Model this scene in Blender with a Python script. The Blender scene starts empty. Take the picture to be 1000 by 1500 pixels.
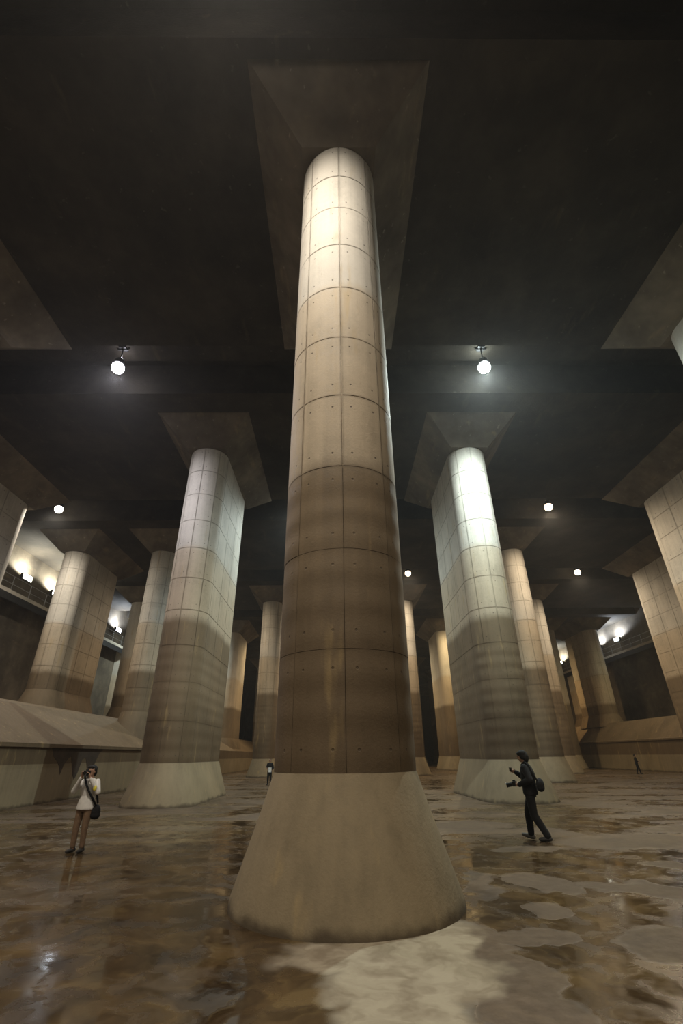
import bpy, math, random
from mathutils import Vector, Matrix
random.seed(7)
S = bpy.context.scene
COL = S.collection
R = math.radians

# ------------------------------------------------------------------ camera
F_PX, PITCH, ROLL, YAW, EYE = 678.36, 0.4843, -0.0104, 0.0123, 1.6438
cd = bpy.data.cameras.new('camera'); cam = bpy.data.objects.new('camera', cd); COL.objects.link(cam)
cd.sensor_fit = 'VERTICAL'; cd.sensor_height = 36.0; cd.lens = F_PX / 1500.0 * 36.0
cd.clip_start = 0.05; cd.clip_end = 400
fw = Vector((math.sin(YAW)*math.cos(PITCH), math.cos(YAW)*math.cos(PITCH), math.sin(PITCH)))
rt = Vector((math.cos(YAW), -math.sin(YAW), 0)); up = rt.cross(fw)
c_, s_ = math.cos(ROLL), math.sin(ROLL)
rt2 = rt*c_ + up*s_; up2 = -rt*s_ + up*c_
m = Matrix((rt2, up2, -fw)).transposed().to_4x4(); m.translation = Vector((0, 0, EYE))
cam.matrix_world = m
S.camera = cam

# ------------------------------------------------------------------ world, exposure
w = bpy.data.worlds.new('world'); S.world = w; w.use_nodes = True
w.node_tree.nodes['Background'].inputs[0].default_value = (0.02, 0.019, 0.017, 1)
w.node_tree.nodes['Background'].inputs[1].default_value = 0.05
# thin mist in the hall air
vs = w.node_tree.nodes.new('ShaderNodeVolumeScatter')
vs.inputs['Density'].default_value = .00075; vs.inputs['Anisotropy'].default_value = .5
w.node_tree.links.new(vs.outputs[0], w.node_tree.nodes['World Output'].inputs['Volume'])
S.cycles.max_bounces = 5; S.cycles.diffuse_bounces = 3; S.cycles.glossy_bounces = 2; S.cycles.volume_bounces = 0
S.view_settings.view_transform = 'Standard'; S.view_settings.look = 'None'
S.view_settings.gamma = 1.0; S.view_settings.use_curve_mapping = False
S.view_settings.exposure = 0.0

# lamp powers (the lights themselves are built with their lamps)
HALL_W = 5800.0
GALLERY_W = 1800.0
CONE = R(164); BLEND = 0.85

# ------------------------------------------------------------------ layout
X0, D0, DX, DY = 0.106, 6.515, 14.104, 13.846
LEN = 6.95                      # pillar length along the hall
RB, ZB, HT = 1.484, 1.45, 16.26 # foot radius, foot height, shaft top
HS = 17.63                      # soffit
HR = 18.9                       # slot ceiling
XL, XR, YB, YF = -27.0, 38.75, -14.0, 150.0

# ------------------------------------------------------------------ node helpers
class NT:
    def __init__(s, name):
        s.m = bpy.data.materials.new(name); s.m.use_nodes = True
        s.t = s.m.node_tree; s.n = s.t.nodes; s.l = s.t.links
        s.b = s.n['Principled BSDF']
    def new(s, typ, **kw):
        n = s.n.new(typ)
        for k, v in kw.items(): setattr(n, k, v)
        return n
    def put(s, sock, v):
        if v is None: return
        if isinstance(v, bpy.types.NodeSocket): s.l.new(v, sock)
        else: sock.default_value = v
    def math(s, op, a, b=None, c=None, clamp=False):
        n = s.new('ShaderNodeMath', operation=op); n.use_clamp = clamp
        s.put(n.inputs[0], a); s.put(n.inputs[1], b); s.put(n.inputs[2], c)
        return n.outputs[0]
    def vmath(s, op, a, b=None):
        n = s.new('ShaderNodeVectorMath', operation=op); s.put(n.inputs[0], a); s.put(n.inputs[1], b)
        return n.outputs[1] if op in ('LENGTH', 'DISTANCE') else n.outputs[0]
    def noise(s, vec, scale, detail=4, rough=.55, dist=0.0, col=False):
        n = s.new('ShaderNodeTexNoise'); s.put(n.inputs['Vector'], vec)
        n.inputs['Scale'].default_value = scale; n.inputs['Detail'].default_value = detail
        n.inputs['Roughness'].default_value = rough; n.inputs['Distortion'].default_value = dist
        return n.outputs['Color'] if col else n.outputs['Fac']
    def ramp(s, fac, stops, interp='LINEAR'):
        n = s.new('ShaderNodeValToRGB'); s.put(n.inputs[0], fac); e = n.color_ramp.elements
        n.color_ramp.interpolation = interp
        while len(e) < len(stops): e.new(0.5)
        for el, (p, c) in zip(e, stops):
            el.position = p
            el.color = (c, c, c, 1) if isinstance(c, (int, float)) else (*c, 1)
        return n.outputs[0]
    def mix(s, fac, a, b, blend='MIX'):
        n = s.new('ShaderNodeMix', data_type='RGBA', blend_type=blend)
        s.put(n.inputs[0], fac)
        s.put(n.inputs[6], (*a, 1) if isinstance(a, tuple) and len(a) == 3 else a)
        s.put(n.inputs[7], (*b, 1) if isinstance(b, tuple) and len(b) == 3 else b)
        return n.outputs[2]
    def maprange(s, v, a, b, c=0.0, d=1.0, smooth=True):
        n = s.new('ShaderNodeMapRange', interpolation_type='SMOOTHSTEP' if smooth else 'LINEAR')
        s.put(n.inputs[0], v)
        for i, q in enumerate((a, b, c, d)): n.inputs[i+1].default_value = q
        return n.outputs[0]
    def bump(s, h, strength=.3, dist=.02):
        n = s.new('ShaderNodeBump'); n.inputs['Strength'].default_value = strength
        n.inputs['Distance'].default_value = dist; s.put(n.inputs['Height'], h)
        s.l.new(n.outputs[0], s.b.inputs['Normal'])
    def pos(s): return s.new('ShaderNodeNewGeometry').outputs['Position']
    def scaled(s, v, xyz): return s.vmath('MULTIPLY', v, xyz)
    def done(s, col=None, rough=None, spec=None):
        s.put(s.b.inputs['Base Color'], (*col, 1) if isinstance(col, tuple) and len(col) == 3 else col)
        s.put(s.b.inputs['Roughness'], rough)
        if spec is not None: s.b.inputs['Specular IOR Level'].default_value = spec
        return s.m

def concrete(name, kind):
    """cast concrete with the flood marks of the tank: pale foot, brown silt band, cleaner grey above"""
    t = NT(name); P = t.pos()
    sep = t.new('ShaderNodeSeparateXYZ'); t.l.new(P, sep.inputs[0]); z = sep.outputs[2]
    xy = t.scaled(P, (1, 1, 0.0))
    blotch = t.noise(P, .55, 3.5, .6)
    streak = t.noise(t.scaled(P, (5.0, 5.0, .18)), 1.0, 2.5, .6)
    fine = t.noise(P, 9.0, 3, .65)
    # height of the flood line wanders a little
    zz = t.math('ADD', z, t.math('MULTIPLY', t.math('SUBTRACT', t.noise(P, .8, 2), .5), .35))
    far = t.maprange(sep.outputs[1], 13.0, 19.0, 0.0, 1.1)
    z2 = t.math('SUBTRACT', zz, far)
    c = t.mix(t.maprange(z, 1.44, 1.46), (.265, .212, .132), (.140, .100, .058))
    c = t.mix(t.maprange(zz, 1.9, 4.9), c, t.mix(t.maprange(z, 1.44, 1.46), (.265, .212, .132), (.215, .160, .098)))
    c = t.mix(t.maprange(z2, 5.75, 6.25), c, (.53, .44, .32))
    c = t.mix(t.maprange(z2, 7.0, 10.4), c, (.55, .475, .37))
    c = t.mix(t.maprange(zz, 10.3, 10.75), c, (.60, .565, .50))
    v = t.math('ADD', t.math('MULTIPLY', blotch, .55), t.math('ADD', t.math('MULTIPLY', streak, .30), t.math('MULTIPLY', fine, .22)))
    c = t.mix(1.0, c, t.ramp(v, [(.30, .62), (.55, .98), (.8, 1.2)]), 'MULTIPLY')
    yel = t.maprange(t.noise(t.scaled(P, (3.0, 3.0, .5)), 1.0, 3), .60, .75)
    c = t.mix(t.math('MULTIPLY', yel, .35), c, (.50, .36, .16))
    # silt and grime along the foot
    grime = t.math('MULTIPLY', t.maprange(t.math('ADD', z, t.math('MULTIPLY', t.noise(P, 3.0, 2), .25)), .12, .27, 1.0, 0.0), .8)
    c = t.mix(grime, c, (.055, .040, .025))
    h = t.math('ADD', t.math('MULTIPLY', t.noise(P, 26.0, 2, .7), .35), t.math('MULTIPLY', blotch, 1.0))
    if kind == 'panel':
        uv = t.new('ShaderNodeUVMap').outputs[0]
        su = t.new('ShaderNodeSeparateXYZ'); t.l.new(uv, su.inputs[0]); u, vv = su.outputs[0], su.outputs[1]
        du = t.math('SUBTRACT', .5, t.math('ABSOLUTE', t.math('SUBTRACT', u, .5)))
        dv = t.math('SUBTRACT', .5, t.math('ABSOLUTE', t.math('SUBTRACT', vv, .5)))
        e = t.math('MINIMUM', t.math('MULTIPLY', du, .8), t.math('MULTIPLY', dv, 1.5))
        e = t.math('ADD', e, t.math('MULTIPLY', t.math('SUBTRACT', t.noise(P, 6.0, 1), .5), .03))
        edge = t.math('MULTIPLY', t.maprange(e, .0, .04, 1.0, 0.0), t.maprange(z, 5.0, 6.5, .12, .35))
        c = t.mix(edge, c, (.09, .07, .05))
        hu = t.math('MULTIPLY', t.math('SUBTRACT', du, .21), .8)
        hv = t.math('MULTIPLY', t.math('SUBTRACT', dv, .17), 1.5)
        d = t.math('SQRT', t.math('ADD', t.math('MULTIPLY', hu, hu), t.math('MULTIPLY', hv, hv)))
        hole = t.maprange(d, .013, .024, 1.0, 0.0)
        c = t.mix(t.math('MULTIPLY', hole, t.maprange(z, 5.5, 6.2, .45, .75)), c, (.04, .03, .025))
        h = t.math('SUBTRACT', h, t.math('MULTIPLY', hole, 1.2))
        lift = t.math('SINE', t.math('MULTIPLY', z, 12.57))
        h = t.math('ADD', h, t.math('MULTIPLY', t.math('MULTIPLY', lift, t.maprange(z, 5.9, 6.0, .8, 0.0)), t.noise(P, .9, 1)))
    t.bump(h, .35, .03)
    return t.done(c, t.ramp(fine, [(.3, .62), (.7, .85)]), .3)

def ceiling_mat(name, k):
    t = NT(name); P = t.pos()
    a = t.noise(P, .35, 4, .65); b = t.noise(t.scaled(P, (1.0, .25, 1.0)), 1.6, 5, .6)
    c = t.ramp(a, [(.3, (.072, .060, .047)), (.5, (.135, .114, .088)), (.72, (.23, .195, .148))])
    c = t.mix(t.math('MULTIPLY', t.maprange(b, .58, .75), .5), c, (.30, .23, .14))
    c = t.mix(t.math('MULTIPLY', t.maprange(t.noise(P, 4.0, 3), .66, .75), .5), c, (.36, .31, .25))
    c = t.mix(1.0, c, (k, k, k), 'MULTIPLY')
    t.bump(t.noise(P, 12.0, 2), .3, .03)
    return t.done(c, .85, .25)

def floor_mat():
    t = NT('wet_concrete_floor'); P = t.pos()
    warp = t.noise(P, .9, 4, .6, col=True)
    warp = t.vmath('MULTIPLY', t.vmath('SUBTRACT', warp, (.5, .5, .5)), (1.5, 1.5, 0))
    Q = t.vmath('ADD', P, warp)
    warp2 = t.vmath('MULTIPLY', t.vmath('SUBTRACT', t.noise(P, 2.2, 2.5, .5, col=True), (.5, .5, .5)), (.75, .75, 0))
    Q2 = t.vmath('ADD', P, warp2)
    def blob(x, y, rx, ry, rot=0, soft=.25, q=None):
        mp = t.new('ShaderNodeMapping', vector_type='TEXTURE')
        mp.inputs['Location'].default_value = (x, y, 0); mp.inputs['Rotation'].default_value = (0, 0, R(rot))
        mp.inputs['Scale'].default_value = (rx, ry, 1)
        t.l.new(q or Q2, mp.inputs[0])
        return t.maprange(t.vmath('LENGTH', t.scaled(mp.outputs[0], (1, 1, 0))), 1-soft, 1+soft, 1.0, 0.0)
    def union(lst):
        r = lst[0]
        for q in lst[1:]: r = t.math('MAXIMUM', r, q)
        return r
    # dry islands of pale concrete seen around the near pillar
    dry = union([blob(.62, 5.25, .78, .62, 20, .18), blob(.25, 5.75, .75, .42, 0, .25), blob(.45, 4.55, .5, .35, 0, .3),
                 blob(1.05, 6.2, .35, .7, 0, .25)])
    damp = union([blob(2.95, 8.35, .36, .75, 28, .12), blob(2.5, 7.1, .28, .32, 0, .1), blob(1.95, 6.15, .5, .26, 10, .15),
                  blob(2.05, 8.4, .22, .75, -8, .3), blob(3.35, 5.85, .62, .52, 20, .14), blob(4.3, 7.8, 1.1, .38, -28, .25),
                  blob(1.38, 5.2, .42, 1.5, 4, .12), blob(3.3, 14.5, 1.3, .9, 0, .25), blob(3.7, 11.0, .8, .28, 0, .3),
                  blob(6.2, 11.8, 1.7, .9, 10, .35), blob(9.5, 13.5, 2.2, .8, 10, .3), blob(5.4, 9.4, .35, .3, 0, .2),
                  blob(7.5, 9.2, 1.3, .6, 20, .3)])
    film = union([blob(-1.28, 5.2, .22, .24, 0, .3), blob(-4.1, 8.1, 1.3, .6, 10, .45), blob(-5.8, 12.7, 1.7, .4, 5, .4), blob(-4.6, 14.6, 2.2, .5, 0, .4)])
    n1 = t.noise(t.scaled(Q, (.55, 1.0, 1)), .42, 5, .6)
    n2 = t.noise(Q, 1.4, 4, .62)
    fine = t.noise(P, 7.0, 3, .7)
    sx = t.new('ShaderNodeSeparateXYZ'); t.l.new(P, sx.inputs[0])
    # the far floor is drier, a straight construction joint marks the edge of the standing water
    fardry = t.math('MULTIPLY', t.maprange(t.math('ADD', sx.outputs[1], t.math('MULTIPLY', t.noise(P, 2.0), .3)), 16.0, 16.5), .8)
    damp2 = t.math('MAXIMUM', damp, t.math('MULTIPLY', fardry, t.maprange(n1, .40, .56)))
    right = t.maprange(sx.outputs[0], -1.0, 3.0)
    damp2 = t.math('MAXIMUM', damp2, t.math('MULTIPLY', right, t.math('MULTIPLY', t.math('MULTIPLY', t.maprange(n1, .49, .57), .8), t.maprange(sx.outputs[1], 10.0, 14.0))))
    brown = t.ramp(n2, [(.34, (.022, .013, .006)), (.50, (.052, .032, .014)), (.64, (.100, .064, .027))])
    brown = t.mix(t.math('MULTIPLY', t.maprange(t.noise(Q, 4.0, 5, .7), .52, .72), .55), brown, (.14, .098, .038))
    grey = t.ramp(fine, [(.3, (.088, .066, .046)), (.7, (.14, .108, .078))])
    pale = t.ramp(t.noise(Q, 3.0, 4), [(.35, (.19, .155, .108)), (.6, (.29, .25, .18))])
    c = t.mix(t.math('MULTIPLY', film, .5), brown, grey)
    c = t.mix(t.math('MULTIPLY', damp2, .72), c, grey)
    c = t.mix(dry, c, pale)
    # black silt collected by the foot of the near pillar
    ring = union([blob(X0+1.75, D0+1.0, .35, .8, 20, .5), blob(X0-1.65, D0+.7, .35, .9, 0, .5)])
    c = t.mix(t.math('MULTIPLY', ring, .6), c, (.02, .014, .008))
    wet = t.math('SUBTRACT', 1.0, t.math('MAXIMUM', damp2, dry))
    film_r = t.maprange(t.noise(Q, 2.3, 5, .65), .38, .64, .08, .34)
    rough = t.math('ADD', t.math('MULTIPLY', wet, film_r), t.math('MULTIPLY', t.math('SUBTRACT', 1.0, wet), .62))
    rough = t.math('ADD', rough, t.math('MULTIPLY', dry, .25))
    hb = t.math('MULTIPLY', t.math('ADD', t.math('MULTIPLY', fine, .6), t.math('MULTIPLY', n2, .8)),
                t.math('ADD', .10, t.math('MULTIPLY', t.math('SUBTRACT', 1.0, wet), .9)))
    t.bump(hb, .22, .02)
    t.put(t.b.inputs['Specular IOR Level'], t.math('ADD', .06, t.math('MULTIPLY', wet, .26)))
    return t.done(c, rough)

def plain(name, col, rough=.6, metal=0.0, var=.25, scale=14):
    t = NT(name); P = t.new('ShaderNodeTexCoord').outputs['Object']
    n = t.noise(P, scale, 4)
    c = t.mix(1.0, (*col, 1), t.ramp(n, [(.3, 1-var), (.7, 1+var)]), 'MULTIPLY')
    t.b.inputs['Metallic'].default_value = metal
    t.bump(n, .15, .005)
    return t.done(c, rough)

def glow(name, col, strength):
    t = NT(name); t.b.inputs['Emission Color'].default_value = (*col, 1)
    t.b.inputs['Emission Strength'].default_value = strength
    return t.done((.8, .8, .8), .4)

M = dict(
    concrete=concrete('cast_concrete', 'plain'), panel=concrete('formed_concrete', 'panel'),
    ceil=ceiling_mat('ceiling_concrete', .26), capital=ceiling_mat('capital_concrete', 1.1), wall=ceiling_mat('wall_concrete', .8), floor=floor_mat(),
    steel=plain('galvanised_steel', (.30, .30, .30), .45, .8), dark=plain('dark_metal', (.035, .035, .038), .5, .4),
    cast_shadow=plain('brown_cast_shadow', (.06, .042, .028), .8, 0, .3, 3),
    void=plain('unlit_opening', (.004, .004, .004), .95),
    skin=plain('skin', (.42, .25, .17), .55, 0, .08), hair=plain('black_hair', (.008, .007, .006), .85),
    shirt=plain('white_cotton', (.66, .64, .60), .85, 0, .08), brownpants=plain('brown_trousers', (.17, .105, .06), .85),
    black=plain('black_fabric', (.004, .004, .0045), .95), jacket=plain('dark_grey_jacket', (.006, .0055, .0065), .95),
    yellow=plain('yellow_plastic', (.75, .66, .08), .5), cammat=plain('camera_black', (.012, .012, .012), .35),
    silver=plain('silver_rim', (.75, .75, .75), .25, .8), shoe=plain('grey_shoe', (.03, .028, .026), .8), greyshoe=plain('pale_sole', (.10, .095, .085), .8),
    white=plain('white_paper', (.75, .74, .72), .8),
)

# ------------------------------------------------------------------ mesh helpers
class MB:
    def __init__(s): s.v = []; s.f = []; s.uv = {}
    def add(s, vs, fs):
        o = len(s.v); s.v += [tuple(p) for p in vs]; s.f += [tuple(i+o for i in f) for f in fs]; return s
    def box(s, x0, y0, z0, x1, y1, z1):
        return s.add([(x0,y0,z0),(x1,y0,z0),(x1,y1,z0),(x0,y1,z0),(x0,y0,z1),(x1,y0,z1),(x1,y1,z1),(x0,y1,z1)],
                     [(0,3,2,1),(4,5,6,7),(0,1,5,4),(1,2,6,5),(2,3,7,6),(3,0,4,7)])
    def loft(s, rings, caps=True):
        n = len(rings[0]); vs = [p for r in rings for p in r]; fs = []
        for k in range(len(rings)-1):
            for i in range(n):
                j = (i+1) % n; fs.append((k*n+i, k*n+j, (k+1)*n+j, (k+1)*n+i))
        if caps: fs.append(tuple(reversed(range(n)))); fs.append(tuple(range((len(rings)-1)*n, len(rings)*n)))
        return s.add(vs, fs)
    def lathe(s, prof, seg=20, c=(0, 0, 0)):
        return s.loft([[(c[0]+r*math.cos(2*math.pi*i/seg), c[1]+r*math.sin(2*math.pi*i/seg), c[2]+z) for i in range(seg)] for r, z in prof])
    def tube(s, a, b, ra, rb=None, seg=10, dome=False):
        a, b = Vector(a), Vector(b); rb = ra if rb is None else rb
        d = (b-a); L = d.length; d = d/L if L else Vector((0, 0, 1))
        x = d.orthogonal().normalized(); y = d.cross(x)
        rg = []
        st = [(0, ra), (L, rb)]
        if dome:
            q = [(-math.sin(t)*ra, math.cos(t)*ra) for t in (R(80), R(55), R(28))]
            p = [(L+math.sin(t)*rb, math.cos(t)*rb) for t in (R(28), R(55), R(80))]
            st = q + st + p
        for h, r in st:
            rg.append([a+d*h+x*(r*math.cos(2*math.pi*i/seg))+y*(r*math.sin(2*math.pi*i/seg)) for i in range(seg)])
        return s.loft(rg)
    def ellipsoid(s, c, r, rot=None, seg=14, st=9):
        c = Vector(c); rg = []
        for k in range(st):
            t = math.pi*(k+.35)/(st-.3) - math.pi/2
            ring = []
            for i in range(seg):
                a = 2*math.pi*i/seg
                p = Vector((r[0]*math.cos(t)*math.cos(a), r[1]*math.cos(t)*math.sin(a), r[2]*math.sin(t)))
                if rot: p = rot @ p
                ring.append(c+p)
            rg.append(ring)
        return s.loft(rg)
    def mesh(s, name, mat, smooth=False):
        me = bpy.data.meshes.new(name); me.from_pydata(s.v, [], s.f); me.materials.append(mat)
        if smooth: me.polygons.foreach_set('use_smooth', [True]*len(me.polygons))
        me.update(); return me
    def build(s, name, mat, parent=None, loc=(0, 0, 0), smooth=False):
        return link(name, s.mesh(name, mat, smooth), parent, loc)

def link(name, me, parent=None, loc=(0, 0, 0), rz=0):
    o = bpy.data.objects.new(name, me); COL.objects.link(o); o.location = loc; o.rotation_euler = (0, 0, rz)
    if parent: o.parent = parent
    return o
def tag(o, label, cat, group=None):
    o['label'] = label; o['category'] = cat
    if group: o['group'] = group
    return o
def thing(name, label, cat, loc, group=None, rz=0):
    return tag(link(name, None, None, loc, rz), label, cat, group)
def struct(name, mb, mat, smooth=False):
    o = mb.build(name, mat, smooth=smooth); o['kind'] = 'structure'; return o
def prism_y(prof, y0, y1):
    mb = MB(); mb.loft([[(x, y0, z) for x, z in prof], [(x, y1, z) for x, z in prof]]); return mb

# ------------------------------------------------------------------ the hall
mb = MB(); mb.box(XL, YB, -.4, XR, YF, 0); struct('floor', mb, M['floor'])
mb = MB(); mb.box(XL-.6, YB, -.4, XL, YF, 20); struct('wall_left', mb, M['wall'])
mb = MB(); mb.box(XR, YB, -.4, XR+.6, YF, 20); struct('wall_right', mb, M['wall'])
mb = MB(); mb.box(XL, YB-.6, -.4, XR, YB, 20); struct('wall_front', mb, M['wall'])
mb = MB(); mb.box(XL, YF, -.4, XR, YF+.6, 20); struct('wall_back', mb, M['wall'])
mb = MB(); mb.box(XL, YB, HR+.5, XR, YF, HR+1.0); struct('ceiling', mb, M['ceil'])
mb = MB(); mb.box(19, YF-.25, 0, 31, YF-.02, 17.4); struct('door_1', mb, M['void'])

NROW = 10
for k in range(-1, NROW):
    y0 = D0 + k*DY
    front = 4.73 if k == 0 else y0 + (-2.8)
    pan0, pan1, rear = y0-1.375, y0+LEN+1.17, y0+LEN+1.2
    if k < 0: front = YB
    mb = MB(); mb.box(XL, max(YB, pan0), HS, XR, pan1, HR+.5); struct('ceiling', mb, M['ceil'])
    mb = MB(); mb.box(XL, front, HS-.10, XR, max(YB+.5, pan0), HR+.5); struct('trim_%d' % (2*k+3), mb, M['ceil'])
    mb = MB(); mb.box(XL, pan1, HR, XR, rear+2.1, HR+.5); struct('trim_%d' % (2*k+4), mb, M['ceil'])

# left ledge: low wall, banked slope, raised shelf
PL = [(-12.2, 0), (-12.2, 2.25), (-15.0, 3.95), (-18.6, 4.62), (XL, 4.62), (XL, 0)]
lw = struct('wall_left_ledge', prism_y(PL, YB+.01, YF-.01), M['concrete'])
PRR = [(31.5, 0), (XR, 0), (XR, 4.9), (33.1, 4.85), (31.5, 2.9)]
rw = struct('wall_right_ledge', prism_y(PRR, YB+.01, YF-.01), M['concrete'])
mb = prism_y([(-12.2, 2.06), (-12.1, 2.06), (-12.1, 2.20), (-12.26, 2.30), (-12.2, 2.2)], 16, 33.0); struct('trim_90', mb, M['concrete'])
mb = prism_y([(31.5, 2.70), (31.5, 2.9), (31.56, 2.95), (31.38, 2.84), (31.38, 2.70)], 30, 120); struct('trim_91', mb, M['concrete'])
# pronged cast shadow below the left coping, painted as a thin dark sheet
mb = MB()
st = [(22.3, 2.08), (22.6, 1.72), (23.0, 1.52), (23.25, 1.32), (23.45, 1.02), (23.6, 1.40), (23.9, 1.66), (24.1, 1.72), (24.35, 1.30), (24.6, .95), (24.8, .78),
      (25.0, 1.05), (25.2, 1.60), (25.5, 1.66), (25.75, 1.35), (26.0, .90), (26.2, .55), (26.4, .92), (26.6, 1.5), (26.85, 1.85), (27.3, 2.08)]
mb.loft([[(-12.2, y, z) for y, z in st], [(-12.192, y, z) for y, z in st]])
mb.build('painted_shadow', M['cast_shadow'], lw)

# ------------------------------------------------------------------ pillars
ROWS = [1.45, 2.95, 4.45, 5.95, 7.5, 9.0, 10.5, 11.98, 13.45, 14.83, HT]
GAP = .011
def stadium(r, z, n=16, L=LEN):
    y1 = L-2.0
    a = [(r*math.cos(math.pi+math.pi*i/n), r*math.sin(math.pi+math.pi*i/n), z) for i in range(n+1)]
    b = [(r*math.cos(math.pi*i/n), y1+r*math.sin(math.pi*i/n), z) for i in range(n+1)]
    return a+b
def panel_mesh(name, pts_out, pts_in, z0, z1):
    n = len(pts_out); vs = []
    for p in pts_out: vs += [(*p, z0), (*p, z1)]
    for p in pts_in: vs += [(*p, z0), (*p, z1)]
    fs = [(2*i, 2*i+2, 2*i+3, 2*i+1) for i in range(n-1)]
    o = 2*n; nf = len(fs)
    for i in range(n-1):
        fs.append((2*i, o+2*i, o+2*i+2, 2*i+2)); fs.append((2*i+1, 2*i+3, o+2*i+3, o+2*i+1))
    fs.append((0, 1, o+1, o)); fs.append((2*n-2, o+2*n-2, o+2*n-1, 2*n-1))
    me = bpy.data.meshes.new(name); me.from_pydata(vs, [], fs); me.materials.append(M['panel'])
    uvl = me.uv_layers.new(name='UVMap')
    for p in me.polygons:
        for li in p.loop_indices:
            vi = me.loops[li].vertex_index; q = vi % o
            uvl.data[li].uv = ((q//2)/(n-1), q % 2)
        p.use_smooth = p.index < nf
    me.update()
    me.set_sharp_from_angle(angle=R(40))      # keep the panel edges crisp
    return me
R1, R2 = 1.0, .972
CURVED, FLAT = [], []
NFLAT = 3; FW = (LEN-2.0)/NFLAT
for k in range(len(ROWS)-1):
    G = .0035 if k < 3 else GAP*.8
    z0, z1 = ROWS[k]+G, ROWS[k+1]-G
    g = G/R1; A = [g+(math.pi/4-2*g)*i/7 for i in range(8)]
    CURVED.append(panel_mesh('panel', [(R1*math.cos(a), R1*math.sin(a)) for a in A], [(R2*math.cos(a), R2*math.sin(a)) for a in A], z0, z1))
    FLAT.append(panel_mesh('panel', [(R1, G), (R1, FW-G)], [(R2, G), (R2, FW-G)], z0, z1))
SHAFT = {}
def pillar(x, y, label, ring=ZB, ground=0.0, panels=True, group='concrete pillars of the hall', flare=None):
    root = thing('concrete_pillar', label, 'pillar', (x, y+1.0, ground), group)
    dz = -ground
    fl = RB if flare is None else flare
    if 'base%g' % (ring-ground) not in SHAFT:
        mb = MB(); h = ring-ground
        mb.loft([stadium(fl, 0), stadium(fl-.012, .10), stadium(1.0+.25*(fl-1), h*.745), stadium(1.004, h)])
        SHAFT['base%g' % h] = mb.mesh('base', M['concrete'], True); SHAFT['base%g' % h].set_sharp_from_angle(angle=R(30))
    b = link('base', SHAFT['base%g' % (ring-ground)], root)
    rc = .984 if panels else 1.0
    key = 'core%g%g' % (ring, rc)
    if key not in SHAFT:
        mb = MB(); mb.loft([stadium(rc, z, 20) for z in (ring, 9.0, HT)])
        SHAFT[key] = mb.mesh('shaft', M['concrete'], True); SHAFT[key].set_sharp_from_angle(angle=R(30))
    sh = link('shaft', SHAFT[key], root, (0, 0, dz))
    if 'cap' not in SHAFT:
        mb = MB(); e = 1.372
        def rc_(a, z): return [(-1-a, -1-a, z), (1+a, -1-a, z), (1+a, LEN-1+a, z), (-1-a, LEN-1+a, z)]
        mb.loft([rc_(0, HT), rc_(e, HS+.002)])
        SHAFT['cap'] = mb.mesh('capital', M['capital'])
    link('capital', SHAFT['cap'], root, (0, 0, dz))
    if panels:
        for k in range(len(ROWS)-1):
            if ROWS[k] < ring-.01: continue
            for q in range(4):
                a = -math.pi + q*math.pi/4; j = random.uniform(-.002, .003)
                am = a+math.pi/8
                link('panel', CURVED[k], sh, (j*math.cos(am), j*math.sin(am), 0), a)
            for q in range(NFLAT):
                link('panel', FLAT[k], sh, (random.uniform(-.002, .003), q*FW, 0), 0)
                link('panel', FLAT[k], sh, (random.uniform(-.003, .002), (q+1)*FW, 0), math.pi)
    return root

def px(i): return X0+i*DX
def py(k): return D0+k*DY
pillar(px(0), py(0), 'largest concrete pillar, nearest, standing alone in the middle of the view')
pillar(px(1), py(0), 'pillar cut off by the right edge of the picture, only its upper corner in view', panels=False)
pillar(px(-1), py(0), 'pillar cut off by the left edge beside the left ceiling lamp, only a sliver in view', ring=3.67, ground=2.2, panels=False)
pillar(px(-.5), py(1), 'tall pillar left of the nearest one, behind the person in white, grey right flank lit')
pillar(px(.5), py(1), 'pale grey-green pillar right of the nearest one, behind the person in dark jacket')
pillar(px(1.5), py(1), 'broad brown-lit pillar flank at the right edge, nearer of the two there')
pillar(px(-1.5), py(1), 'dark pillar at the left edge with one thin bright vertical edge', ring=5.95, ground=4.5)
pillar(px(0), py(2), 'pillar hidden straight behind the nearest one', panels=False)
pillar(px(1), py(2), 'warm-lit slim pillar directly behind the right flank of the grey-green pillar')
pillar(px(-1), py(2), 'pillar on the left ledge, just left of the tall left pillar', ring=4.45, ground=2.6)
pillar(px(2), py(2), 'reddish brown pillar flank at the right, second in from the edge, before the right ledge')
pillar(-21.0, py(2), 'cream pillar on the left ledge shelf, in front of the two gallery floodlights', ring=5.95, ground=4.5)
pillar(px(.5), py(3), 'slim bright pillar peeping out along the right edge of the nearest pillar')
pillar(px(-.5), py(3), 'slim bright pillar peeping out along the left edge of the nearest pillar')
pillar(px(1.5), py(3), 'narrow orange-lit pillar right of the warm-lit slim pillar')
pillar(px(-1.5), py(3), 'dim greenish pillar on the left shelf, behind the pillar on the ledge', ring=5.95, ground=4.5, panels=False)
pillar(px(1), py(4), 'golden-lit narrow pillar seen just left of the grey-green pillar', panels=False)
pillar(px(2), py(4), 'greenish sliver of a pillar right of the narrow orange-lit pillar', panels=False)
pillar(px(-1), py(4), 'pillar glimpsed between the tall left pillar and the slim bright one', ring=3.67, ground=2.2, panels=False)
pillar(px(0), py(4), 'far pillar hidden behind the nearest pillar, fifth row', panels=False)
pillar(34.1, py(4), 'yellowish lit pillar standing on the right ledge below the gallery', ring=5.95, ground=4.5)
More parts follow.
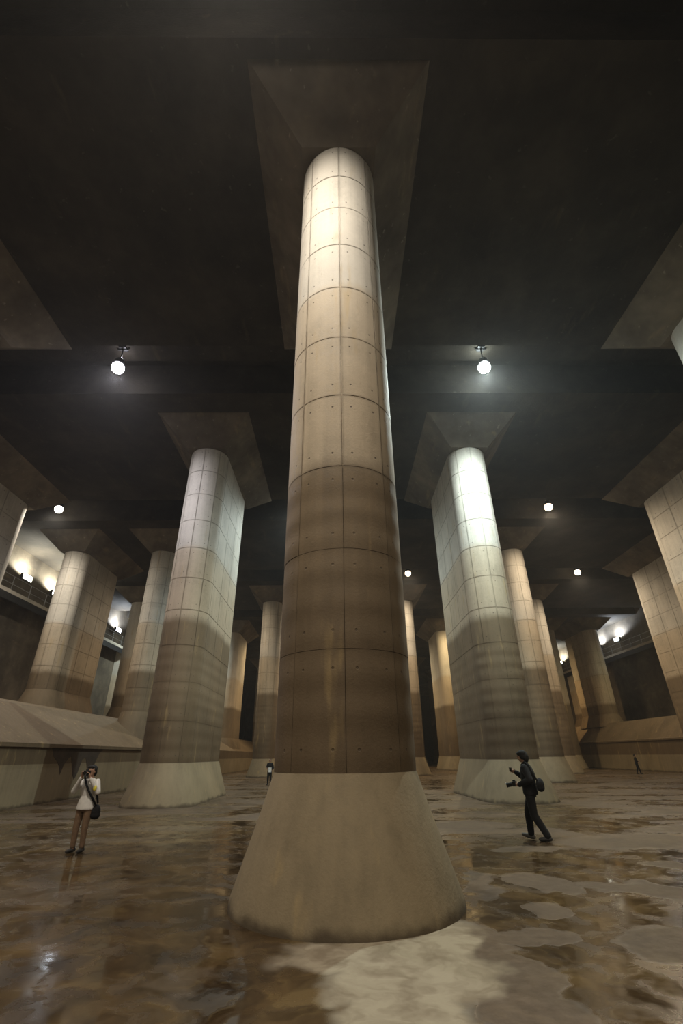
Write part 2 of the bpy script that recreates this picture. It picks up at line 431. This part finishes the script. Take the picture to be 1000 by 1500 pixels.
for i, k, lab in [(.5, 5, 'far pillar in the sixth row, right of the middle'), (-.5, 5, 'far golden pillar low behind the slim bright left pillar'),
                  (1.5, 5, 'far pillar in the sixth row behind the grey-green pillar'), (1, 6, 'far pillar beside the black opening, on its right'),
                  (-1, 6, 'far pillar in the seventh row on the left'), (.5, 7, 'farthest pillar row, right of the middle'),
                  (1.5, 7, 'farthest pillar row, second right of the middle'), (-.5, 7, 'farthest pillar row, left of the middle')]:
    pillar(px(i), py(k), lab, panels=False)

# half pillars engaged in the side walls below the galleries
def wall_pier(x, y, label, sgn, ground):
    root = thing('wall_pier', label, 'pier', (x, y, ground), 'piers along the gallery walls')
    def sec(d, wd, z): return [(0, -wd, z), (sgn*d, -wd*.6, z), (sgn*d, wd*.6, z), (0, wd, z)]
    mb = MB(); mb.loft([sec(1.5, 2.2, 0), sec(.9, 1.6, 1.45)]); mb.build('base', M['concrete'], root)
    mb = MB(); mb.loft([sec(.9, 1.6, 1.45), sec(.9, 1.6, 13.3-ground)]); mb.build('shaft', M['concrete'], root)
wall_pier(XL, 60.0, 'pale green lit pier below the far left gallery floodlight', 1, 4.62)
wall_pier(XL, 46.0, 'dark pier under the left gallery, behind the cream pillar', 1, 4.62)
wall_pier(XR, 79.0, 'orange lit pier below the far right gallery floodlight', -1, 4.9)

# ------------------------------------------------------------------ galleries
def gallery(xw, sgn, y0, y1, label):
    root = thing('gallery_walkway', label, 'walkway', (xw, y0, 13.3), 'wall galleries')
    L = y1-y0; wd = 1.1*sgn
    mb = MB(); a, b = sorted((0, wd)); mb.box(a, 0, .0, b, L, .28); mb.build('deck', M['concrete'], root)
    mb = MB(); a, b = sorted((wd*.93, wd)); mb.box(a, 0, -.55, b, L, 0.0); mb.build('edge_beam', M['dark'], root)
    me = None
    n = int(L/2.3)
    for i in range(n+1):
        y = i*L/n
        if me is None:
            q = MB(); q.tube((0, 0, .28), (0, 0, 1.38), .035, seg=8); q.box(-.06, -.06, .28, .06, .06, .30); me = q.mesh('rail_post', M['steel'])
        link('rail_post', me, root, (wd*.95, y, 0))
    for z in (.75, 1.36):
        mb = MB(); mb.tube((wd*.95, 0, z), (wd*.95, L, z), .025, seg=8); mb.build('hand_rail', M['steel'], root)
gallery(XL, 1, 24, 120, 'railed gallery walkway high on the left wall')
gallery(XR, -1, 30, 130, 'railed gallery walkway high on the right wall')
def flood(x, y, z, sgn, label, col):
    root = thing('floodlight', label, 'lamp', (x, y, z), 'gallery floodlights')
    mb = MB(); mb.box(-.12, -.62, -.24, .12, .62, .24); mb.build('housing', M['dark'], root)
    mb = MB(); a, b = sorted((sgn*.125, sgn*.15)); mb.box(a, -.58, -.21, b, .58, .21); mb.build('glass', glow('floodlight_glass', col, 25), root)
    mb = MB(); a, b = sorted((-sgn*.55, -sgn*.10)); mb.box(a, -.04, -.04, b, .04, .04); mb.build('bracket', M['steel'], root)
    ld = bpy.data.lights.new('floodlight_light', 'SPOT'); ld.energy = GALLERY_W; ld.color = col; ld.shadow_soft_size = .2
    ld.spot_size = R(165); ld.spot_blend = .4
    lo = bpy.data.objects.new('floodlight_light', ld); COL.objects.link(lo); lo.parent = root; lo.location = (sgn*.38, 0, .3); lo.rotation_euler = (0, math.pi-sgn*R(12), 0)
CW, GW, BW = (1.0, .97, .82), (.9, 1.0, .93), (.82, .9, 1.0)
flood(XL+.58, 37.7, 15.3, 1, 'left gallery floodlight nearest the left edge', CW)
flood(XL+.58, 42.2, 15.3, 1, 'left gallery floodlight beside the cream pillar', CW)
flood(XL+.58, 56.2, 15.3, 1, 'left gallery floodlight seen between two pillars, bluish', BW)
flood(XR-.58, 63.6, 15.3, -1, 'right gallery floodlight right of the yellowish pillar', BW)
flood(XR-.58, 68.6, 15.3, -1, 'right gallery floodlight half hidden by the yellowish pillar', BW)
flood(XR-.58, 81.5, 15.3, -1, 'right gallery floodlight farther back, left of the yellowish pillar', CW)

# ------------------------------------------------------------------ ceiling lamps
LM = {}
def lamp(x, y, label, col, power=1.0, uplight=False):
    root = thing('ceiling_lamp', label, 'lamp', (x, y, HR), 'ceiling lamps of the hall')
    if not LM:
        q = MB(); q.box(-.16, -.16, -.05, .16, .16, 0); q.tube((0, 0, -.05), (0, 0, -.72), .03, seg=8); q.box(-.25, -.03, -.10, .25, .03, -.05); LM['b'] = q.mesh('bracket', M['dark'])
        q = MB(); q.lathe([(.05, -.68), (.14, -.70), (.20, -.78), (.22, -.95), (.27, -1.02), (.27, -1.05), (.20, -1.05)], 20); LM['h'] = q.mesh('housing', M['dark'], True)
        q = MB(); q.lathe([(.04, -1.50), (.15, -1.47), (.24, -1.39), (.28, -1.28), (.27, -1.15), (.20, -1.05)], 20); LM['g'] = q
    link('bracket', LM['b'], root); link('housing', LM['h'], root)
    LM['g'].build('bulb', glow('lamp_bulb', col, 26*max(power,.6)), root, smooth=True)
    ld = bpy.data.lights.new('lamp_light', 'SPOT'); ld.energy = HALL_W*power; ld.color = col
    ld.spot_size = CONE; ld.spot_blend = BLEND; ld.shadow_soft_size = .12
    lo = bpy.data.objects.new('lamp_light', ld); COL.objects.link(lo); lo.parent = root; lo.location = (0, 0, -1.66)
    if not uplight: return
    # point light added above the housing to brighten the ceiling around it
    vd = bpy.data.lights.new('ceiling_patch_light', 'POINT'); vd.energy = 45*power; vd.color = col; vd.shadow_soft_size = .05
    vo = bpy.data.objects.new('ceiling_patch_light', vd); COL.objects.link(vo); vo.parent = root; vo.location = (0, .12, -.45)
WARM, MID, COOL, VIO = (1.0, .80, .56), (1.0, .90, .76), (.86, 1.0, .97), (.95, .92, 1.0)
YL = 15.98
lamp(-10.1, YL, 'violet-white ceiling lamp at upper left, the bigger one there', VIO, .5, True)
lamp(6.95, YL, 'brightest bluish-white ceiling lamp at upper right, above the grey-green pillar', COOL, 1.4, True)
lamp(24.1, YL, 'ceiling lamp outside the picture on the right', WARM, .35)
lamp(-2.3, YL-DY, 'ceiling lamp over the camera that lights the nearest pillar', MID, 1.0)
lamp(15.6, YL-DY, 'ceiling lamp behind and right of the camera', WARM, .25)
lamp(-20.2, YL-DY, 'ceiling lamp behind and left of the camera', WARM, .25)
lamp(-10.1, YL-2*DY, 'ceiling lamp far behind the camera, left', MID, .5)
lamp(7.0, YL-2*DY, 'ceiling lamp far behind the camera, right', MID, .5)
lamp(-20.15, YL+DY, 'small ceiling lamp at the left above the cream pillar', MID, .5, True)
lamp(-2.3, YL+DY, 'ceiling lamp hidden behind the nearest pillar', COOL, .7)
lamp(15.57, YL+DY, 'small ceiling lamp on the right above the warm-lit slim pillar', WARM, .6, True)
lamp(7.1, YL+2*DY, 'small ceiling lamp touching the right edge of the nearest pillar', WARM, .6, True)
lamp(24.1, YL+2*DY, 'small ceiling lamp farthest right, near the reddish pillar flank', WARM, .5, True)
lamp(-11.6, YL+2*DY, 'ceiling lamp hidden behind the tall left pillar', WARM, .35)
lamp(-20.2, YL+3*DY, 'far ceiling lamp on the left behind the tall left pillar', GW, .6)
lamp(-2.3, YL+3*DY, 'far ceiling lamp behind the nearest pillar, fourth bay', WARM, .6)
lamp(14.6, YL+3*DY, 'far ceiling lamp behind the grey-green pillar', (1, .75, .4), .6)
lamp(38.0, YL+3*DY-5.0, 'added ceiling lamp, out of view, that lights the right ledge', (1, .85, .5), .35)  # extra lamp added out of sight to brighten the right ledge
lamp(-9.8, YL+4*DY, 'far ceiling lamp, fifth bay, left', (1, .72, .38), .6)
lamp(24.0, YL+4*DY, 'far ceiling lamp, fifth bay, behind the warm-lit slim pillar', (1, .66, .3), .8)
lamp(7.0, YL+4*DY, 'far ceiling lamp, fifth bay, behind the nearest pillar', (1, .8, .5), .6)

# ------------------------------------------------------------------ people
def remesh(o, vox, smooth=3):
    r = o.modifiers.new('skin', 'REMESH'); r.mode = 'VOXEL'; r.voxel_size = vox; r.use_smooth_shade = True
    if smooth:
        s = o.modifiers.new('soft', 'SMOOTH'); s.factor = .5; s.iterations = smooth
    return o
def limb(mb, pts):
    for (a, ra), (b, rb) in zip(pts[:-1], pts[1:]): mb.tube(a, b, ra, rb, seg=12, dome=True)
def rings(mb, lst, seg=18):
    mb.loft([[(cx+rx*math.cos(2*math.pi*i/seg), cy+ry*math.sin(2*math.pi*i/seg), z) for i in range(seg)] for z, cx, cy, rx, ry in lst])
def hand(mb, wrist, d, n, side):
    """palm and five bent fingers; d = towards the fingertips, n = the way the fingers curl"""
    wr, d, n = Vector(wrist), Vector(d).normalized(), Vector(n); n = (n-d*n.dot(d)).normalized(); s = d.cross(n)*side
    rot = Matrix((s, d, n)).transposed()
    pc = wr+d*.045
    mb.ellipsoid(pc, (.038, .052, .017), rot)
    for i, (o, L) in enumerate(((-.027, .062), (-.009, .074), (.010, .069), (.027, .054))):
        a = wr+d*.08+s*o; b = a+(d*.8+n*.6).normalized()*L*.45; c = b+(d*.15+n).normalized()*L*.35; e = c+(n*.8-d*.6).normalized()*L*.25
        limb(mb, [(a, .0095), (b, .0088), (c, .0082), (e, .0072)])
    a = wr+d*.025-s*.032; b = a+(d*.6-s*.7+n*.35).normalized()*.042; c = b+(d*.7+n*.6).normalized()*.032
    limb(mb, [(a, .012), (b, .0105), (c, .009)])
def head(mb, c, f, k=1.0):
    """skull, jaw, nose, ears; f = facing direction"""
    c, f = Vector(c), Vector(f).normalized(); s = Vector((0, 0, 1)).cross(f).normalized(); u = f.cross(s)
    rot = Matrix((s, f, u)).transposed()
    mb.ellipsoid(c+u*.02*k, (.072*k, .090*k, .092*k), rot); mb.ellipsoid(c+f*.022*k-u*.045*k, (.055*k, .062*k, .068*k), rot)
    mb.tube(c+f*.082*k+u*.012*k, c+f*.104*k-u*.018*k, .009*k, .013*k, dome=True)
    mb.ellipsoid(c+f*.076*k-u*.052*k, (.024*k, .012*k, .008*k), rot)
    for q in (-1, 1):
        mb.ellipsoid(c+s*q*.074*k-f*.005*k, (.011*k, .022*k, .032*k), rot)
def eyes(c, f, root, k=1.0):
    c, f = Vector(c), Vector(f).normalized(); s = Vector((0, 0, 1)).cross(f).normalized()
    for q in (-1, 1):
        mb = MB(); mb.ellipsoid(c+f*.083*k+s*q*.030*k+Vector((0, 0, .012)), (.011, .008, .007)); mb.build('eye', M['hair'], root, smooth=True)
def shoe(root, a, toe, mat, k=1.0):
    a, toe = Vector(a), Vector(toe); mb = MB()
    limb(mb, [(a-(toe-a).normalized()*.04, .042*k), (a*.5+toe*.5, .042*k), (toe, .034*k)])
    mb.tube(a, a+Vector((0, 0, .05)), .045*k, .045*k, dome=True)
    o = mb.build('shoe', mat, root); remesh(o, .012); return o

# --- visitor in white, photographing towards us
def person_white():
    root = thing('person', 'person in a white top and brown trousers holding a camera to the face', 'person', (-5.17, 11.25, 0), rz=R(-8))
    root.scale = (.95, .95, .93)
    f = (-.15, -1, 0); hc = (.0, -.03, 1.505)
    LE, RE = (.285, -.10, 1.10), (-.285, -.10, 1.12)
    LW, RW = (.085, -.20, 1.40), (-.095, -.20, 1.42)
    b = MB()
    rings(b, [(.80, 0, .0, .14, .10), (.92, 0, 0, .145, .10), (1.02, 0, 0, .12, .085), (1.2, 0, 0, .145, .10), (1.33, 0, 0, .12, .075), (1.37, 0, .0, .06, .05)])
    limb(b, [((0, .01, 1.33), .05), ((0, -.01, 1.44), .046)]); head(b, hc, f)
    for sx, E, W in ((1, LE, LW), (-1, RE, RW)):
        limb(b, [((.155*sx, .01, 1.31), .043), (E, .036), (W, .025)])
        hand(b, W, (-.25*sx, -.25, 1), (-sx*.7, -.5, .2), sx)
        limb(b, [((.085*sx, 0, .84), .075), ((.095*sx+.0, -.02, .46), .05), ((.10*sx, 0, .07), .036)])
        limb(b, [((.10*sx, .02, .045), .030), ((.105*sx, -.08, .035), .022)])
    remesh(b.build('body', M['skin'], root), .007)
    eyes(hc, f, root)
    b = MB()
    rings(b, [(.77, 0, .0, .190, .135), (.80, 0, 0, .192, .137), (.92, 0, 0, .172, .122), (1.03, 0, 0, .145, .105), (1.2, 0, 0, .170, .122), (1.31, 0, 0, .145, .095), (1.375, 0, .0, .075, .062)])
    for sx, E, W in ((1, LE, LW), (-1, RE, RW)):
        limb(b, [((.155*sx, .01, 1.30), .062), (E, .055), (Vector(E).lerp(Vector(W), .86), .040)])
    remesh(b.build('shirt', M['shirt'], root), .011, 4)
    b = MB()
    rings(b, [(.74, 0, 0, .165, .115), (.86, 0, 0, .165, .112), (.90, 0, 0, .155, .105)])
    for sx in (1, -1): limb(b, [((.082*sx, 0, .80), .092), ((.098*sx, -.02, .46), .066), ((.103*sx, .0, .11), .052)])
    remesh(b.build('trousers', M['brownpants'], root), .011, 4)
    b = MB(); b.ellipsoid((0, .012, 1.545), (.084, .096, .088)); b.ellipsoid((0, .055, 1.48), (.072, .055, .085)); b.ellipsoid((-.01, -.075, 1.585), (.075, .045, .04)); b.ellipsoid((.07, -.01, 1.52), (.02, .05, .06)); b.ellipsoid((-.07, -.01, 1.52), (.02, .05, .06))
    remesh(b.build('hair', M['hair'], root, smooth=True), .010, 3)
    shoe(root, (.105, .02, .045), (.115, -.13, .036), M['shoe']); shoe(root, (-.105, .02, .045), (-.125, -.13, .036), M['shoe'])
    b = MB(); b.ellipsoid((.235, -.165, 1.185), (.045, .02, .055)); b.build('arm_badge', M['yellow'], root, smooth=True)
    T = root.matrix_basis.copy()
    # camera
    cam_ = thing('camera', 'small black camera held to the face of the person in white', 'camera', T @ Vector((.012, -.215, 1.485)), rz=R(-8))
    b = MB(); b.box(-.065, -.03, -.04, .065, .03, .04); b.box(-.025, -.025, .04, .025, .02, .062); o = b.build('camera_body', M['cammat'], cam_); bev(o, .008)
    b = MB(); b.tube((0, -.03, 0), (0, -.085, 0), .034, .037, 16); b.build('lens', M['cammat'], cam_)
    # bag
    bag = thing('shoulder_bag', 'black shoulder bag on the hip of the person in white', 'bag', T @ Vector((.235, .04, .62)), rz=R(-8))
    b = MB(); b.ellipsoid((0, 0, .10), (.10, .075, .13)); b.ellipsoid((.0, 0, .04), (.105, .08, .075)); remesh(b.build('pouch', M['black'], bag), .012)
    pts = [(.0, -.02, .20), (-.06, -.10, .33), (-.13, -.165, .46), (-.22, -.165, .58), (-.30, -.135, .70), (-.345, -.09, .755), (-.335, .0, .76), (-.27, .09, .70), (-.15, .11, .50), (-.03, .06, .25)]
    b = MB()
    for p, q in zip(pts[:-1], pts[1:]):
        b.tube(p, q, .022, .022, 8, True)
    remesh(b.build('strap', M['black'], bag), .01, 2)
def bev(o, wdt):
    m_ = o.modifiers.new('bevel', 'BEVEL'); m_.width = wdt; m_.segments = 2; return o

# --- visitor in dark clothes walking to the left
def person_dark():
    root = thing('person', 'person in a dark jacket and dark trousers walking left with a camera', 'person', (4.28, 12.0, 0), rz=R(-122))
    f = (.0, -1, -.08); hc = (0, -.055, 1.585)
    # +x is the person's left (towards us)
    LA, RA = (.09, .23, .085), (-.08, -.14, .10)
    LK, RK = (.095, .02, .47), (-.09, -.13, .50)
    LH, RH = (.085, .0, .88), (-.085, 0, .88)
    LE, RE = (.265, .10, 1.13), (-.25, -.06, 1.10)
    LW, RW = (.15, -.18, 1.03), (-.10, -.27, 1.27)
    b = MB()
    rings(b, [(.84, 0, 0, .14, .10), (.95, 0, 0, .145, .10), (1.08, 0, .0, .125, .09), (1.27, 0, .0, .155, .11), (1.40, 0, .0, .13, .08), (1.44, 0, 0, .07, .06)])
    limb(b, [((0, .0, 1.40), .056), ((0, -.03, 1.52), .05)]); head(b, hc, f, 1.03)
    for sx, H, K, A, E, W in ((1, LH, LK, LA, LE, LW), (-1, RH, RK, RA, RE, RW)):
        limb(b, [((.17*sx, 0, 1.375), .047), (E, .038), (W, .027)])
        limb(b, [(H, .08), (K, .055), (A, .038)])
    hand(b, LW, (-.35, -1, .1), (-1, .1, -.3), 1); hand(b, RW, (.2, -1, .35), (1, -.2, -.1), -1)
    limb(b, [((.09, .23, .06), .032), ((.09, .13, .034), .025)]); limb(b, [((-.08, -.14, .06), .032), ((-.08, -.24, .075), .025)])
    remesh(b.build('body', M['skin'], root), .007)
    eyes(hc, f, root)
    b = MB()
    rings(b, [(.84, 0, .01, .200, .155), (.90, 0, .01, .202, .158), (1.05, 0, .0, .185, .145), (1.25, 0, .01, .20, .158), (1.38, 0, .0, .170, .118), (1.44, 0, -.005, .09, .075), (1.475, 0, -.01, .066, .064)])
    for sx, E, W in ((1, LE, LW), (-1, RE, RW)):
        limb(b, [((.17*sx, 0, 1.365), .08), (E, .072), (Vector(E).lerp(Vector(W), .95), .052)])
    remesh(b.build('jacket', M['jacket'], root), .011, 4)
    b = MB()
    rings(b, [(.80, 0, 0, .165, .12), (.92, 0, 0, .165, .12), (.98, 0, 0, .15, .11)])
    for H, K, A in ((LH, LK, LA), (RH, RK, RA)): limb(b, [(H, .105), (K, .085), ((A[0], A[1], A[2]+.02), .07)])
    remesh(b.build('trousers', M['black'], root), .011, 4)
    b = MB(); b.ellipsoid((0, -.035, 1.635), (.096, .110, .092)); b.ellipsoid((0, .03, 1.57), (.086, .07, .11)); b.ellipsoid((0, -.12, 1.645), (.07, .04, .045)); b.ellipsoid((.075, -.03, 1.585), (.025, .06, .06)); b.ellipsoid((-.075, -.03, 1.585), (.025, .06, .06))
    remesh(b.build('hair', M['hair'], root, smooth=True), .010, 3)
    shoe(root, (.09, .23, .05), (.09, .07, .036), M['shoe'], 1.1)
    shoe(root, (-.08, -.14, .055), (-.08, -.31, .085), M['greyshoe'], 1.05)
    T = root.matrix_basis.copy()
    c1 = thing('camera', 'black camera with silver-rimmed lens at the waist of the walking person', 'camera', T @ Vector((.09, -.29, 1.045)), rz=R(-122))
    b = MB(); b.box(-.075, -.035, -.05, .075, .035, .05); b.box(-.03, -.03, .05, .03, .025, .078); bev(b.build('camera_body', M['cammat'], c1), .009)
    b = MB(); b.tube((0, -.035, -.005), (0, -.17, -.03), .040, .046, 18); b.build('lens', M['cammat'], c1, smooth=False)
    b = MB(); b.tube((0, -.17, -.03), (0, -.18, -.032), .049, .049, 18); b.build('lens_rim', M['silver'], c1)
    c2 = thing('camera', 'small second camera in the raised hand of the walking person', 'camera', T @ Vector((-.04, -.36, 1.33)), rz=R(-122))
    b = MB(); b.box(-.055, -.02, -.035, .055, .02, .035); bev(b.build('camera_body', M['cammat'], c2), .008)
    b = MB(); b.box(-.05, -.022, .022, .05, .018, .042); b.build('top_plate', M['silver'], c2)
    bag = thing('shoulder_bag', 'black bag on the back of the walking person', 'bag', T @ Vector((.06, .255, .92)), rz=R(-122))
    b = MB(); b.ellipsoid((0, 0, .12), (.15, .085, .13)); b.ellipsoid((0, .0, .06), (.14, .085, .08)); remesh(b.build('pouch', M['black'], bag), .012)
    pts = [(.10, -.03, .20), (.12, -.10, .36), (.10, -.16, .50), (.04, -.25, .56), (-.06, -.345, .50), (-.15, -.37, .36), (-.22, -.30, .2), (-.2, -.15, .12), (-.1, -.03, .12)]
    b = MB()
    for p, q in zip(pts[:-1], pts[1:]): b.tube(p, q, .022, .022, 8, True)
    remesh(b.build('strap', M['black'], bag), .011, 2)

# --- the two far visitors
def person_far(loc, rz, label, h, stride, paper):
    root = thing('person', label, 'person', loc, rz=rz); k = h/1.70
    root.scale = (k, k, k)
    hc = (0, -.03, 1.58); b = MB()
    rings(b, [(.84, 0, 0, .14, .10), (1.08, 0, 0, .125, .09), (1.27, 0, 0, .155, .11), (1.40, 0, 0, .13, .08), (1.44, 0, 0, .07, .06)])
    limb(b, [((0, 0, 1.40), .056), ((0, -.02, 1.52), .05)]); head(b, hc, (0, -1, 0))
    c = MB(); d = MB()
    rings(c, [(.84, 0, 0, .18, .13), (1.05, 0, 0, .16, .12), (1.25, 0, 0, .18, .13), (1.38, 0, 0, .155, .10), (1.45, 0, 0, .075, .068)])
    rings(d, [(.80, 0, 0, .165, .12), (.98, 0, 0, .15, .11)])
    for sx in (1, -1):
        sh, E, W = (.17*sx, 0, 1.365), (.25*sx, .03, 1.10), (.20*sx, -.16, .98 if sx > 0 else 1.08)
        limb(b, [(sh, .045), (E, .038), (W, .027)]); hand(b, W, (-.2*sx, -1, -.1), (-sx, 0, -.2), sx)
        limb(c, [(sh, .07), (E, .06), (Vector(E).lerp(Vector(W), .9), .045)])
        A = (.09*sx, stride*sx, .08); K = (.09*sx, stride*.4*sx-.04, .47)
        limb(b, [((.085*sx, 0, .88), .08), (K, .055), (A, .036)]); limb(d, [((.085*sx, 0, .86), .095), (K, .072), ((A[0], A[1], .1), .058)])
        shoe(root, (A[0], A[1], .05), (A[0], A[1]-.15, .036), M['shoe'], 1.05)
    remesh(b.build('body', M['skin'], root), .009); eyes(hc, (0, -1, 0), root)
    remesh(c.build('jacket', M['jacket'], root), .014); remesh(d.build('trousers', M['black'], root), .014)
    b = MB(); b.ellipsoid((0, .005, 1.62), (.084, .098, .085)); b.ellipsoid((0, .05, 1.57), (.076, .06, .09)); remesh(b.build('hair', M['hair'], root), .012)
    if paper:
        p = thing('leaflet', 'white leaflet in the hands of the far person beside the nearest pillar', 'leaflet', root.matrix_basis @ Vector((.10, -.29, .98)), rz=rz)
        b = MB(); b.box(-.10, -.006, -.14, .10, .006, .14); b.build('sheet', M['white'], p)
        b = MB(); b.box(-.10, -.012, -.135, .0, -.006, .135); b.build('fold', M['white'], p)
person_white(); person_dark()
person_far((-4.45, 34.8, 0), R(-10), 'small far person in black holding something white, left of the nearest pillar', 1.50, .06, True)
person_far((25.9, 45.5, 0), R(70), 'tiny far person in dark clothes before the right ledge wall', 1.52, .14, False)
